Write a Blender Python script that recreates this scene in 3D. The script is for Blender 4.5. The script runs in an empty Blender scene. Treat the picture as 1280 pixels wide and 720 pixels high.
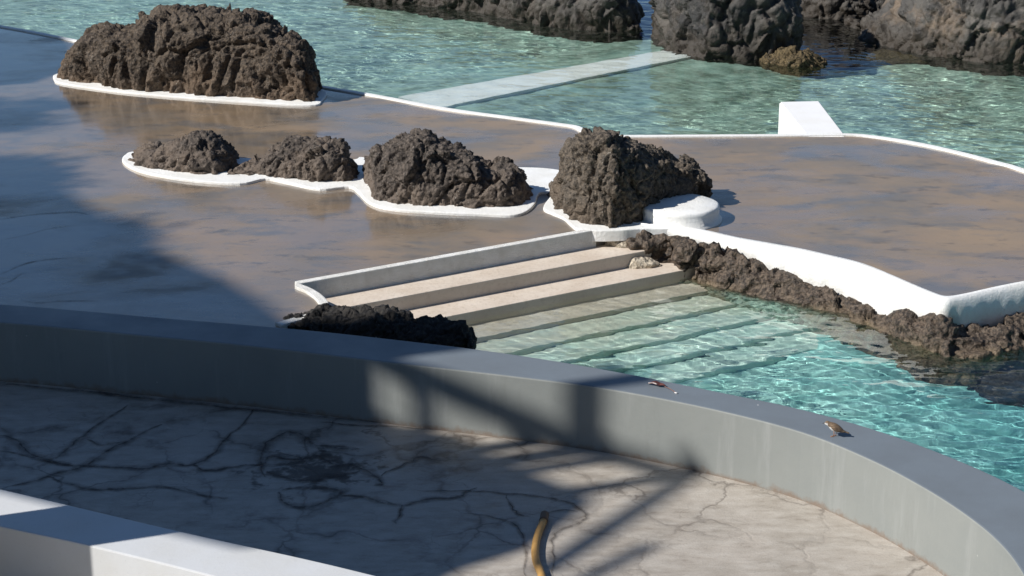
import bpy, bmesh, math, random
import numpy as np
from mathutils import Vector, Matrix
S = bpy.context.scene
C = S.collection
R = math.radians

# ---------------------------------------------------------------- camera, sky, sun, exposure
FPX, PITCH, CAMH = 2400.0, R(18.5), 6.5
cam = bpy.data.objects.new('Camera', bpy.data.cameras.new('Camera'))
C.objects.link(cam); S.camera = cam
cam.location = (0, 0, CAMH); cam.rotation_euler = (R(90) - PITCH, 0, 0)
cam.data.sensor_width = 36; cam.data.lens = 36 * FPX / 1280
cam.data.clip_start = .1; cam.data.clip_end = 3000
SUN_AZ, SUN_EL = R(20), R(40)          # travel direction measured from +X towards +Y
world = bpy.data.worlds.new('World'); S.world = world; world.use_nodes = True
wn = world.node_tree
sky = wn.nodes.new('ShaderNodeTexSky'); sky.sky_type = 'NISHITA'; sky.sun_disc = False
sky.sun_elevation = SUN_EL; sky.sun_rotation = R(270) - SUN_AZ
sky.air_density = 1.0; sky.dust_density = 0; sky.ozone_density = 5.0
wn.links.new(sky.outputs[0], wn.nodes['Background'].inputs[0])
wn.nodes['Background'].inputs[1].default_value = .068
sl = bpy.data.lights.new('Sun', 'SUN'); sl.energy = 5.0; sl.angle = R(.55); sl.color = (1, .965, .915)
sun = bpy.data.objects.new('Sun', sl); C.objects.link(sun)
SD = Vector((math.cos(SUN_AZ) * math.cos(SUN_EL), math.sin(SUN_AZ) * math.cos(SUN_EL), -math.sin(SUN_EL)))
sun.rotation_euler = SD.to_track_quat('-Z', 'Y').to_euler()
sun.location = (-20, 0, 30)
sl.cycles.is_caustics_light = True      # the sun refracts through the rippled water onto the pool bed
vs = S.view_settings
vs.view_transform = 'Standard'; vs.look = 'None'; vs.exposure = .28; vs.gamma = 1; vs.use_curve_mapping = False
S.cycles.max_bounces = 10; S.cycles.transmission_bounces = 8; S.cycles.transparent_max_bounces = 8
S.cycles.use_denoising = True

# ---------------------------------------------------------------- helpers
def at(x, y, z=0.0):
    u = (x - 640) / FPX; v = (360 - y) / FPX
    d = (u, math.cos(PITCH) + v * math.sin(PITCH), -math.sin(PITCH) + v * math.cos(PITCH))
    t = (z - CAMH) / d[2]
    return Vector((d[0] * t, d[1] * t, z))
def z_on(x, y, Y):                        # height of the sight line through x, y where it meets depth Y
    v = (360 - y) / FPX
    dy = math.cos(PITCH) + v * math.sin(PITCH); dz = -math.sin(PITCH) + v * math.cos(PITCH)
    return CAMH + dz * Y / dy
def crv(pts, n=8, closed=False):          # Catmull-Rom through 2D/3D points
    P = [np.array(p, float) for p in pts]; out = []
    m = len(P); rng = range(m if closed else m - 1)
    g = (lambda i: P[i % m]) if closed else (lambda i: P[min(max(i, 0), m - 1)])
    for i in rng:
        a, b, c, d = g(i - 1), g(i), g(i + 1), g(i + 2)
        for k in range(n):
            t = k / n
            out.append(.5 * ((2 * b) + (-a + c) * t + (2 * a - 5 * b + 4 * c - d) * t * t + (-a + 3 * b - 3 * c + d) * t ** 3))
    if not closed: out.append(P[-1])
    return [tuple(p) for p in out]
def W(pts, z=0.0): return [tuple(at(p[0], p[1], z)) for p in pts]

def put(name, me, parent=None, mats=(), smooth=True):
    o = bpy.data.objects.new(name, me); C.objects.link(o)
    for m in mats: me.materials.append(m)
    if smooth: me.shade_smooth()
    if parent: o.parent = parent
    return o
def mesh(name, v, f):
    me = bpy.data.meshes.new(name); me.from_pydata([tuple(p) for p in v], [], [tuple(q) for q in f]); me.update(); return me
def from_bm(name, bm):
    bmesh.ops.recalc_face_normals(bm, faces=bm.faces)
    me = bpy.data.meshes.new(name); bm.to_mesh(me); bm.free(); return me
def prism(name, xy, z0, z1, mats, parent=None, bevel=0, smooth=False, topmat=0):
    bm = bmesh.new()
    lo = [bm.verts.new((p[0], p[1], z0)) for p in xy]; hi = [bm.verts.new((p[0], p[1], z1)) for p in xy]
    n = len(xy)
    for i in range(n): bm.faces.new((lo[i], lo[(i + 1) % n], hi[(i + 1) % n], hi[i]))
    t = bm.faces.new(hi); t.material_index = topmat; b = bm.faces.new(lo[::-1])
    bmesh.ops.recalc_face_normals(bm, faces=bm.faces)
    if bevel:
        es = [e for e in t.edges]
        bmesh.ops.bevel(bm, geom=es, offset=bevel, segments=2, affect='EDGES', profile=.6)
    big = [f for f in bm.faces if len(f.verts) > 4]
    bmesh.ops.triangulate(bm, faces=big)
    me = bpy.data.meshes.new(name); bm.to_mesh(me); bm.free()
    return put(name, me, parent, mats, smooth)
def offset(pl, w):                        # shift a polyline sideways (left of travel for w > 0)
    P = np.array([[p[0], p[1]] for p in pl]); T = np.gradient(P, axis=0); T /= np.linalg.norm(T, axis=1)[:, None] + 1e-9
    return [(p[0] - t[1] * w, p[1] + t[0] * w) for p, t in zip(P, T)]
def ribbon(name, pl, w, z0, z1, mat, parent=None, bevel=.01):
    o = offset(pl, w)
    return prism(name, [(p[0], p[1]) for p in pl] + o[::-1], z0, z1, [mat], parent, bevel)
def grid_mesh(name, rings, closed_u=True, caps=True):
    n = len(rings[0]); v = [p for r in rings for p in r]; f = []
    for i in range(len(rings) - 1):
        for j in range(n if closed_u else n - 1):
            k = (j + 1) % n
            f.append((i * n + j, i * n + k, (i + 1) * n + k, (i + 1) * n + j))
    if caps: f.append(tuple(range(n))[::-1]); f.append(tuple((len(rings) - 1) * n + j for j in range(n)))
    me = mesh(name, v, f)
    bm = bmesh.new(); bm.from_mesh(me); bmesh.ops.recalc_face_normals(bm, faces=bm.faces)
    bmesh.ops.triangulate(bm, faces=[q for q in bm.faces if len(q.verts) > 4]); bm.to_mesh(me); bm.free()
    return me
def thing(o, label, cat, group=None):
    o['label'] = label; o['category'] = cat
    if group: o['group'] = group
    return o
def struct(o): o['kind'] = 'structure'; return o
def empty(name, loc):
    o = bpy.data.objects.new(name, None); C.objects.link(o); o.location = loc; o.empty_display_size = .2; return o
def under(o): o.cycles.is_caustics_receiver = True; return o

# numpy noise
def hsh(i, j, k, s):
    h = (i * 73856093) ^ (j * 19349663) ^ (k * 83492791) ^ (s * 2654435761)
    h &= 0xFFFFFFFF; h = ((h ^ (h >> 15)) * 2246822519) & 0xFFFFFFFF; h = ((h ^ (h >> 13)) * 3266489917) & 0xFFFFFFFF
    return ((h ^ (h >> 16)) & 0xFFFFFF) / float(0xFFFFFF)
def vnoise(P, s=0):
    I = np.floor(P).astype(np.int64); F = P - I; U = F * F * (3 - 2 * F); r = 0
    for a in (0, 1):
        for b in (0, 1):
            for c in (0, 1):
                w = (U[:, 0] if a else 1 - U[:, 0]) * (U[:, 1] if b else 1 - U[:, 1]) * (U[:, 2] if c else 1 - U[:, 2])
                r = r + w * hsh(I[:, 0] + a, I[:, 1] + b, I[:, 2] + c, s)
    return r * 2 - 1
def worley(P, s=0):
    I = np.floor(P).astype(np.int64); d1 = np.full(len(P), 9.); d2 = d1.copy()
    for a in (-1, 0, 1):
        for b in (-1, 0, 1):
            for c in (-1, 0, 1):
                J = I + np.array([a, b, c])
                q = J + np.stack([hsh(J[:, 0], J[:, 1], J[:, 2], s + t) for t in (1, 2, 3)], 1)
                d = np.linalg.norm(P - q, axis=1)
                d2 = np.where(d < d1, d1, np.minimum(d2, d)); d1 = np.minimum(d1, d)
    return d1, d2
def rockify(name, me, voxel, amps, seed, mat, parent=None, aniso=(1, 1, 1), k_amp=.85):
    o = bpy.data.objects.new(name, me); C.objects.link(o)
    m = o.modifiers.new('r', 'REMESH'); m.mode = 'VOXEL'; m.voxel_size = voxel
    s = o.modifiers.new('s', 'SMOOTH'); s.iterations = 3
    dg = bpy.context.evaluated_depsgraph_get()
    nm = bpy.data.meshes.new_from_object(o.evaluated_get(dg)); nm.name = name
    bpy.data.objects.remove(o)
    n = len(nm.vertices); P = np.empty(n * 3); nm.vertices.foreach_get('co', P); P = P.reshape(-1, 3)
    N = np.empty(n * 3); nm.vertices.foreach_get('normal', N); N = N.reshape(-1, 3)
    Q = P * np.array(aniso)
    wp = np.stack([vnoise(Q * 2.2, seed + k) for k in (50, 51, 52)], 1) * .16
    D = np.zeros(n)
    for k, (size, amp, kind) in enumerate(amps):
        q = (Q + wp) / size
        if kind == 'w': d1, d2 = worley(q, seed + 10 * k); D += amp * (.55 - d1)
        elif kind == 'p': d1, d2 = worley(q, seed + 10 * k); D -= amp * np.clip(1 - d1 / .42, 0, 1)
        elif kind == 'f':
            I = np.floor(q).astype(np.int64); d1 = np.full(len(q), 9.); best = np.zeros(len(q))
            for a in (-1, 0, 1):
                for b in (-1, 0, 1):
                    for c in (-1, 0, 1):
                        J = I + np.array([a, b, c]); h = [hsh(J[:, 0], J[:, 1], J[:, 2], seed + 10 * k + t) for t in range(1, 7)]
                        o_ = q - (J + np.stack(h[:3], 1)); d = np.linalg.norm(o_, axis=1)
                        pl = (o_ * (np.stack(h[3:], 1) * 2 - 1)).sum(1) + (h[3] - .5) * .6
                        best = np.where(d < d1, pl, best); d1 = np.minimum(d1, d)
            D += amp * best
        elif kind == 'e': d1, d2 = worley(q, seed + 10 * k); D -= amp * np.clip(1 - (d2 - d1) / .22, 0, 1)
        else: D += amp * vnoise(q, seed + 10 * k)
    P = P + N * D[:, None]
    P = P + N * (D * k_amp)[:, None] - N * D[:, None]
    nm.vertices.foreach_set('co', P.ravel()); nm.update()
    nm.materials.clear()
    return put(name, nm, parent, [mat], True)
def loaf(name, base, top, D, mat, seed, zb=0.0, voxel=.02, sc=1.0, ex=2.6, skirt=.25, back=0.0, n=60, up=1.2):
    """rock whose front foot follows base (picture line on plane zb) and whose crest reaches top"""
    xs = np.linspace(max(base[0][0], top[0][0]), min(base[-1][0], top[-1][0]), n)
    bx, by = zip(*base); tx, ty = zip(*top)
    rings = []; M = 22; base = [(x, y - up) for x, y in base]
    for i, x in enumerate(xs):
        f = at(x, np.interp(x, bx, by), zb); u = abs(2 * i / (n - 1) - 1)
        d = D * max(.42, (1 - u ** 5)) ** .6
        yc = f.y + d * .5
        h = max(.03, z_on(x, np.interp(x, tx, ty), yc) - zb)
        X = (x - 640) / FPX * (yc / math.cos(PITCH)) * 0 + f.x
        ring = []
        for k in range(M + 1):
            a = math.pi * k / M; c, s = math.cos(a), math.sin(a)
            yy = f.y + d * .5 - d * .5 * np.sign(c) * abs(c) ** (2 / ex)
            sc_x = (yy if True else 0) / f.y
            ring.append((f.x * (1 + (yc / f.y - 1) * (s ** .8)), yy, zb + h * s ** (2 / ex)))
        ring.append((f.x, f.y + d + back, zb - skirt)); ring.append((f.x, f.y - .02, zb - skirt))
        rings.append(ring)
    me = grid_mesh(name, rings)
    amps = [(.75 * sc, .10 * sc, 'n'), (.7 * sc, .10 * sc, 'w'), (.5 * sc, .13 * sc, 'f'), (.4 * sc, .09 * sc, 'e'), (.24 * sc, .045 * sc, 'f'), (.2 * sc, .03 * sc, 'e'), (.1 * sc, .014 * sc, 'f'), (.11 * sc, .045 * sc, 'p'), (.08 * sc, .02 * sc, 'n'), (.04 * sc, .010 * sc, 'n')]
    return rockify(name, me, voxel, amps, seed, mat, aniso=(1, 1, .8))

# ---------------------------------------------------------------- materials
class NT:
    def __init__(s, name):
        s.m = bpy.data.materials.new(name); s.m.use_nodes = True; s.t = s.m.node_tree
        s.p = s.t.nodes['Principled BSDF']; s.tc = s.t.nodes.new('ShaderNodeTexCoord').outputs['Object']
    def n(s, ty, **kw):
        x = s.t.nodes.new(ty)
        for k, v in kw.items():
            if k in x.inputs.keys() or isinstance(k, int): s.set(x.inputs[k], v)
            else: setattr(x, k, v)
        return x
    def set(s, i, v):
        if isinstance(v, bpy.types.NodeSocket): s.t.links.new(v, i)
        else: i.default_value = v
    def noise(s, scale, det=4, rough=.55, vec=None, dist=0):
        x = s.n('ShaderNodeTexNoise'); s.set(x.inputs['Vector'], vec or s.tc)
        x.inputs['Scale'].default_value = scale; x.inputs['Detail'].default_value = det; x.inputs['Roughness'].default_value = rough
        x.inputs['Distortion'].default_value = dist
        return x.outputs[0]
    def vor(s, scale, feature='F1', vec=None, rnd=1):
        x = s.n('ShaderNodeTexVoronoi', feature=feature); s.set(x.inputs['Vector'], vec or s.tc)
        x.inputs['Scale'].default_value = scale; x.inputs['Randomness'].default_value = rnd; return x.outputs['Distance']
    def map(s, v, scale=(1, 1, 1), loc=(0, 0, 0), rot=(0, 0, 0)):
        x = s.n('ShaderNodeMapping'); s.set(x.inputs[0], v); x.inputs['Scale'].default_value = scale
        x.inputs['Location'].default_value = loc; x.inputs['Rotation'].default_value = rot; return x.outputs[0]
    def ramp(s, f, stops, interp='LINEAR'):
        x = s.n('ShaderNodeValToRGB'); s.set(x.inputs[0], f); r = x.color_ramp; r.interpolation = interp
        while len(r.elements) < len(stops): r.elements.new(.5)
        for e, (p, c) in zip(r.elements, stops):
            e.position = p; e.color = (c, c, c, 1) if isinstance(c, (int, float)) else (*c, 1)
        return x.outputs[0]
    def mix(s, f, a, b, blend='MIX'):
        x = s.n('ShaderNodeMix', data_type='RGBA', blend_type=blend)
        s.set(x.inputs[0], f)
        for i, v in ((6, a), (7, b)):
            s.set(x.inputs[i], v if isinstance(v, bpy.types.NodeSocket) else (*v, 1))
        return x.outputs[2]
    def math(s, op, a, b=0., c=None, clamp=False):
        x = s.n('ShaderNodeMath', operation=op, use_clamp=clamp); s.set(x.inputs[0], a); s.set(x.inputs[1], b)
        if c is not None: s.set(x.inputs[2], c)
        return x.outputs[0]
    def rng(s, v, a, b, c, d):
        x = s.n('ShaderNodeMapRange'); s.set(x.inputs[0], v)
        for i, q in zip((1, 2, 3, 4), (a, b, c, d)): x.inputs[i].default_value = q
        return x.outputs[0]
    def bump(s, h, dist=.01, strength=1, prev=None):
        x = s.n('ShaderNodeBump'); s.set(x.inputs['Height'], h); x.inputs['Distance'].default_value = dist; x.inputs['Strength'].default_value = strength
        if prev: s.set(x.inputs['Normal'], prev)
        s.set(s.p.inputs['Normal'], x.outputs[0]); return x.outputs[0]
    def out(s, col=None, rough=None, spec=None):
        if col is not None: s.set(s.p.inputs['Base Color'], col if isinstance(col, bpy.types.NodeSocket) else (*col, 1))
        if rough is not None: s.set(s.p.inputs['Roughness'], rough)
        if spec is not None: s.p.inputs['Specular IOR Level'].default_value = spec
        return s.m
def rock_mat(name, dark, mid, warm, warm_lo=None, rough=.9, wet=False):
    t = NT(name)
    a = t.noise(1.6, 6, .6); b = t.noise(9, 6, .65); v = t.vor(14); v2 = t.vor(27)
    c = t.mix(t.ramp(a, [(.35, 0), (.65, 1)]), dark, mid)
    c = t.mix(t.ramp(b, [(.48, 0), (.68, .75)]), c, warm)
    if warm_lo:
        z = t.n('ShaderNodeSeparateXYZ'); t.set(z.inputs[0], t.tc)
        k = t.math('ADD', z.outputs[2], t.rng(t.noise(2.2, 4), .3, .7, -.35, .35))
        c = t.mix(t.rng(k, .05, .45, .6, 0), c, warm_lo)
    c = t.mix(t.ramp(t.noise(26, 5, .7), [(.44, 0), (.62, .8)]), c, tuple(q * 1.35 for q in warm))
    c = t.mix(t.math('MULTIPLY', t.ramp(t.vor(30), [(.14, .8), (.22, 0)]), t.ramp(t.noise(3.3, 3), [(.55, 0), (.62, 1)])), c, (.30, .28, .25)) if not wet else c
    c = t.mix(t.ramp(v, [(0, .7), (.3, 0)]), c, tuple(q * .4 for q in dark), 'MIX')
    if wet:    # pale crust on the part that stays under water by the steps
        z = t.n('ShaderNodeSeparateXYZ'); t.set(z.inputs[0], t.tc)
        k = t.math('MULTIPLY', t.rng(z.outputs[2], -.56, -.47, 1, 0), t.rng(t.math('ADD', z.outputs[0], t.rng(b, .3, .7, -.4, .4)), 2.9, 3.9, 1, 0))
        c = t.mix(k, c, (.42, .56, .48))
        c = t.mix(t.math('MULTIPLY', t.rng(z.outputs[2], -.46, -.36, .8, 0), t.ramp(a, [(.4, 0), (.6, 1)])), c, (.20, .15, .09))
    h = t.math('ADD', t.math('MULTIPLY', v, 1.), t.math('MULTIPLY', t.noise(20, 5, .65), .8))
    n1 = t.bump(h, .035, .9)
    t.bump(v2, .009, .8, n1)
    return t.out(c, rough, .3)
M_rock = rock_mat('lava_rock', (.020, .017, .015), (.06, .049, .040), (.105, .08, .058), (.15, .10, .065))
M_rock4 = rock_mat('lava_rock_brown', (.022, .019, .016), (.075, .064, .053), (.13, .105, .08), (.12, .09, .065))
M_rock3 = rock_mat('lava_rock_speckled', (.024, .021, .019), (.062, .052, .045), (.11, .09, .075), (.17, .13, .10))
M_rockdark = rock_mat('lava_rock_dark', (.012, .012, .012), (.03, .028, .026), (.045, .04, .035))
def sea_rock(name, seed, gold=.5, dark=1.0):
    t = NT(name); a = t.noise(.9, 6, .6, t.map(t.tc, (1, 1, 1), (seed, 0, 0)), .4); b = t.noise(7, 6, .65); v = t.vor(5)
    c = t.mix(t.ramp(a, [(.38, 0), (.6, 1)]), (.022 * dark, .021 * dark, .02 * dark), (.085 * dark, .078 * dark, .068 * dark))
    c = t.mix(t.ramp(t.noise(1.6, 5, .6, t.map(t.tc, (1, 1, 1), (seed, 5, 2))), [(.5, 0), (.66, gold)]), c, (.17, .125, .085))
    c = t.mix(t.ramp(b, [(.56, 0), (.7, .7)]), c, (.16, .145, .125))
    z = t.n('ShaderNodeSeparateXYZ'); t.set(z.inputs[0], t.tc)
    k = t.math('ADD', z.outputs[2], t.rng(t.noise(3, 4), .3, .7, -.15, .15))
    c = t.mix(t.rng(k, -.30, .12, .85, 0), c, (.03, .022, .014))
    n1 = t.bump(t.math('ADD', t.noise(9, 6, .65), t.math('MULTIPLY', v, .5)), .05, .9)
    return t.out(c, .65, .5)
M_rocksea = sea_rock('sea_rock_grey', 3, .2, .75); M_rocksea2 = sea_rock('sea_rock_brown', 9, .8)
M_rockgold = rock_mat('ochre_rock', (.03, .024, .014), (.07, .052, .028), (.12, .088, .045))
M_rockpale = rock_mat('pale_crusted_rock', (.10, .08, .06), (.38, .32, .24), (.48, .42, .33))
M_rockwet = rock_mat('ledge_rock', (.018, .015, .013), (.055, .043, .034), (.12, .09, .066), None, .6, True)

def paint(name, col, dirt=.15, rough=.6, bump=.004, sc=3, spots=True):
    t = NT(name)
    a = t.noise(sc, 5, .6); b = t.noise(sc * 14, 5, .7)
    d = tuple(q * (1 - dirt) * k for q, k in zip(col, (1, .985, .95)))
    c = t.mix(t.ramp(a, [(.38, 0), (.68, 1)]), col, d)
    c = t.mix(t.ramp(b, [(.60, 0), (.74, .5)]), c, tuple(q * .72 for q in col))
    if spots:
        v = t.vor(6.0); g = t.noise(30, 2)
        c = t.mix(t.ramp(t.math('ADD', v, t.math('MULTIPLY', g, .04)), [(.035, .6), (.05, 0)]), c, (.75, .75, .74))
    t.bump(t.math('ADD', b, t.math('MULTIPLY', t.noise(sc * 4), .6)), bump, .8)
    return t.out(c, rough)
M_white = paint('white_paint', (.82, .82, .80), .10, .55, .010, 3, False)
M_plaster = paint('rough_white_plaster', (.86, .85, .81), .16, .8, .03, 5, False)
M_white2 = paint('clean_white_paint', (.82, .82, .82), .05, .5, .002, 2, False)
M_near = paint('pale_grey_paint', (.56, .57, .58), .05, .5, .002, 2, False)
def wall_mat():
    t = NT('grey_wall_paint'); z = t.n('ShaderNodeSeparateXYZ'); t.set(z.inputs[0], t.tc)
    a = t.noise(1.3, 5, .6); b = t.noise(40, 4, .7); st = t.noise(3.5, 5, .7, t.map(t.tc, (1, 1, .12)))
    c = t.mix(t.ramp(a, [(.38, 0), (.66, 1)]), (.248, .26, .246), (.222, .236, .226))
    c = t.mix(t.ramp(st, [(.54, 0), (.68, .6)]), c, (.31, .32, .31))
    c = t.mix(t.ramp(t.noise(2.6, 5, .7, t.map(t.tc, (1, 1, .2), (5, 5, 0))), [(.60, 0), (.72, .35)]), c, (.17, .175, .165))
    f = t.math('ADD', z.outputs[2], t.rng(t.noise(9, 6, .7), .3, .7, -.035, .035))
    c = t.mix(t.rng(f, .0, .05, .75, 0), c, (.19, .13, .09))
    c = t.mix(t.ramp(t.math('ADD', t.vor(4.5), t.math('MULTIPLY', b, .05)), [(.05, .8), (.065, 0)]), c, (.42, .42, .41))
    t.bump(t.math('ADD', t.math('MULTIPLY', b, .3), t.noise(5, 3)), .004, .7)
    return t.out(c, t.rng(a, .3, .7, .45, .6))
M_greyface = wall_mat()
def cap_mat():  # parapet top: bluer and darker than the wall face
    t = NT('blue_grey_cap')
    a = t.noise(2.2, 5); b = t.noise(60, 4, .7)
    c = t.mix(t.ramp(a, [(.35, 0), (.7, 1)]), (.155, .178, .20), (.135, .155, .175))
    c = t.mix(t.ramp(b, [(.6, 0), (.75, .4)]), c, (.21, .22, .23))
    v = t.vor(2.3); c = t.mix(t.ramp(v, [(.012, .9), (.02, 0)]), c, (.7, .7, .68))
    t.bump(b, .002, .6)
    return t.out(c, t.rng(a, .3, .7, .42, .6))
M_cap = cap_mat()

def deck_mat():
    t = NT('painted_deck'); sx = t.n('ShaderNodeSeparateXYZ'); t.set(sx.inputs[0], t.tc)
    v = t.map(t.tc, (.8, 1.1, 1), rot=(0, 0, .1))
    a = t.noise(.55, 6, .58, v, .5); b = t.noise(1.5, 6, .6, t.map(t.tc, (.7, 1.2, 1), (3, 1, 0)), .3); c0 = t.noise(26, 4, .7)
    c = t.mix(t.ramp(a, [(.38, 0), (.60, 1)]), (.27, .198, .132), (.19, .158, .126))
    c = t.mix(t.ramp(b, [(.50, 0), (.62, .8)]), c, (.142, .135, .13))
    c = t.mix(t.ramp(t.noise(1.1, 7, .65, t.map(t.tc, (.7, 1.3, 1), (9, 3, 0))), [(.52, 0), (.63, .8)]), c, (.25, .185, .13))
    c = t.mix(t.ramp(t.noise(3.1, 6, .65, t.map(t.tc, (.7, 1.3, 1), (2, 8, 0))), [(.56, 0), (.66, .6)]), c, (.10, .088, .078))
    c = t.mix(t.ramp(c0, [(.58, 0), (.72, .35)]), c, (.09, .08, .075))
    # drying puddles: a glossy film in patches, standing water towards the left end
    w = t.math('ADD', t.noise(.6, 6, .6, t.map(t.tc, (.7, 1.1, 1), (4, 1, 0)), .4), t.rng(sx.outputs[0], -6, -1.5, -.13, .03))
    r = t.ramp(w, [(.36, .10), (.47, .20), (.56, .42), (.7, .6)])
    t.bump(t.math('ADD', t.noise(2.5, 3), t.math('MULTIPLY', c0, .08)), .010, .5)
    t.set(t.p.inputs['Coat Weight'], t.ramp(w, [(.36, .9), (.48, .4), (.56, .05)])); t.p.inputs['Coat Roughness'].default_value = .12; t.p.inputs['Coat IOR'].default_value = 1.45
    return t.out(c, r, .8)
M_deck = deck_mat()
def terrace_mat():
    t = NT('cracked_concrete')
    w = t.n('ShaderNodeTexNoise'); t.set(w.inputs['Vector'], t.tc); w.inputs['Scale'].default_value = 3; w.inputs['Detail'].default_value = 5
    wm = t.n('ShaderNodeVectorMath', operation='MULTIPLY_ADD'); t.set(wm.inputs[0], w.outputs[1]); wm.inputs[1].default_value = (.5, .5, .5); t.set(wm.inputs[2], t.tc)
    vec = wm.outputs[0]
    e = t.vor(1.15, 'DISTANCE_TO_EDGE', vec); e2 = t.vor(3.4, 'DISTANCE_TO_EDGE', vec)
    a = t.noise(1.3, 6, .62, dist=.4); b = t.noise(7, 6, .65, t.map(t.tc, (.6, 1.4, 1))); g = t.noise(60, 4, .7)
    c = t.mix(t.ramp(a, [(.35, 0), (.65, 1)]), (.31, .275, .232), (.41, .368, .318))
    c = t.mix(t.ramp(b, [(.45, 0), (.68, .7)]), c, (.48, .445, .395))
    c = t.mix(t.ramp(b, [(.28, .6), (.42, 0)]), c, (.17, .135, .105))
    c = t.mix(t.ramp(g, [(.55, 0), (.7, .4)]), c, (.15, .13, .11))
    fade = t.ramp(t.noise(.8, 4), [(.42, 0), (.58, .55)])
    c = t.mix(t.math('MULTIPLY', t.ramp(e, [(.004, 1), (.022, 0)]), fade), c, (.07, .055, .045))
    c = t.mix(t.math('MULTIPLY', t.ramp(e2, [(.0, .8), (.03, 0)]), t.ramp(t.noise(1.1, 3, .5, t.map(t.tc, (1, 1, 1), (7, 7, 0))), [(.5, 0), (.62, .5)])), c, (.1, .08, .065))
    dm = t.math('MULTIPLY', t.ramp(e, [(0, .75), (.03, .5), (.10, 0)]), t.ramp(t.noise(2.2, 6, .65, t.map(t.tc, (1, 1, 1), (3, 3, 0))), [(.44, 0), (.60, 1)]))
    sx = t.n('ShaderNodeSeparateXYZ'); t.set(sx.inputs[0], t.tc)
    c = t.mix(t.math('MULTIPLY', dm, t.rng(sx.outputs[0], -.5, 1.8, 1, .25)), c, (.10, .08, .065))
    # damp dark stain in the middle of the terrace
    p = at(395, 590); q = t.map(vec, (1 / .62, 1 / .5, 1), (-(p.x + .25) / .62, -(p.y + .25) / .5, 0))
    ln = t.n('ShaderNodeVectorMath', operation='LENGTH'); zz = t.n('ShaderNodeVectorMath', operation='MULTIPLY'); t.set(zz.inputs[0], q); zz.inputs[1].default_value = (1, 1, 0)
    t.set(ln.inputs[0], zz.outputs[0])
    st = t.math('ADD', ln.outputs['Value'], t.rng(t.noise(6, 6, .65), .3, .7, -.75, .75))
    c = t.mix(t.ramp(st, [(.30, .9), (.5, .55), (.72, 0)]), c, (.065, .052, .04))
    t.bump(t.math('ADD', t.math('ADD', b, t.math('MULTIPLY', g, .25)), t.math('MULTIPLY', t.math('MINIMUM', e, .04), 6)), .012, .7)
    return t.out(c, t.rng(a, .3, .7, .32, .6))
M_terr = terrace_mat()
def step_mat():
    t = NT('sandy_steps')
    a = t.noise(2, 6, .6, t.map(t.tc, (1, 1, 1))); b = t.noise(22, 5, .7)
    c = t.mix(t.ramp(a, [(.35, 0), (.65, 1)]), (.56, .47, .38), (.66, .58, .49))
    c = t.mix(t.ramp(b, [(.5, 0), (.7, .5)]), c, (.36, .29, .21))
    # the upright faces are mixed towards a greyer beige
    g = t.n('ShaderNodeNewGeometry'); z = t.n('ShaderNodeSeparateXYZ'); t.set(z.inputs[0], g.outputs['True Normal'])
    c = t.mix(t.rng(z.outputs[2], .3, .8, .4, 0), c, (.50, .46, .40))
    t.bump(b, .008, .7)
    return t.out(c, .55)
M_step = step_mat()
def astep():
    t = NT('depth_tinted_steps'); b = t.noise(3, 6, .65)
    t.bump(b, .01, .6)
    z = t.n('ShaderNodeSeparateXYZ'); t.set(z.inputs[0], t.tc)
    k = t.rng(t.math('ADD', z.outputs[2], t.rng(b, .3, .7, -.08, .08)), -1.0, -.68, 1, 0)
    c = t.mix(k, (.58, .56, .46), t.mix(t.ramp(b, [(.38, 0), (.62, 1)]), (.42, .58, .51), (.58, .71, .63)))  # water's depth tint put into the colour, sand fading to aqua
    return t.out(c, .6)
M_astep = astep()
def bed_mat():
    t = NT('pool_bed')
    a = t.noise(.55, 5, .6, dist=.5); b = t.noise(2.6, 6, .65); s = t.n('ShaderNodeSeparateXYZ'); t.set(s.inputs[0], t.tc)
    aqua = t.mix(t.ramp(b, [(.38, 0), (.62, 1)]), (.235, .48, .43), (.45, .66, .59))
    algae = t.mix(t.ramp(b, [(.35, 0), (.6, 1)]), (.16, .22, .17), (.36, .48, .40))
    aqua = t.mix(t.rng(t.math('ADD', s.outputs[0], t.rng(b, .3, .7, -.5, .5)), 1.8, 5.5, 0, .8), aqua, (.10, .38, .40))  # deeper teal to the right stands in for water depth
    # the far pool is stony sand, the near pool carries the water's aqua tint
    far = t.mix(t.ramp(a, [(.46, 0), (.62, 1)]), algae, t.mix(t.ramp(b, [(.38, 0), (.62, 1)]), (.25, .385, .335), (.44, .58, .49)))
    k = t.rng(t.math('ADD', s.outputs[1], t.rng(b, .3, .7, -.6, .6)), 21.5, 23, 0, 1)
    c = t.mix(k, aqua, far)
    # open sea: dark rock bottom with the blue of deep water put into it
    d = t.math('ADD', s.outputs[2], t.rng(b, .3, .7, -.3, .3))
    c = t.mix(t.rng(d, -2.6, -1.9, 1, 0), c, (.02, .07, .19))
    t.bump(b, .05, .5)
    return t.out(c, .9)
M_bed = bed_mat()
def water_mat():
    t = NT('clear_water'); p = t.p
    p.inputs['Transmission Weight'].default_value = 1; p.inputs['IOR'].default_value = 1.33
    p.inputs['Roughness'].default_value = 0; p.inputs['Base Color'].default_value = (.88, .985, .97, 1)
    return t.m
M_water = water_mat()
def plain(name, col, rough=.6, var=.25, sc=20):
    t = NT(name); a = t.noise(sc, 4)
    c = t.mix(t.ramp(a, [(.35, 0), (.65, 1)]), col, tuple(q * (1 - var) for q in col)); t.bump(a, .002, .5)
    return t.out(c, rough)

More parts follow.
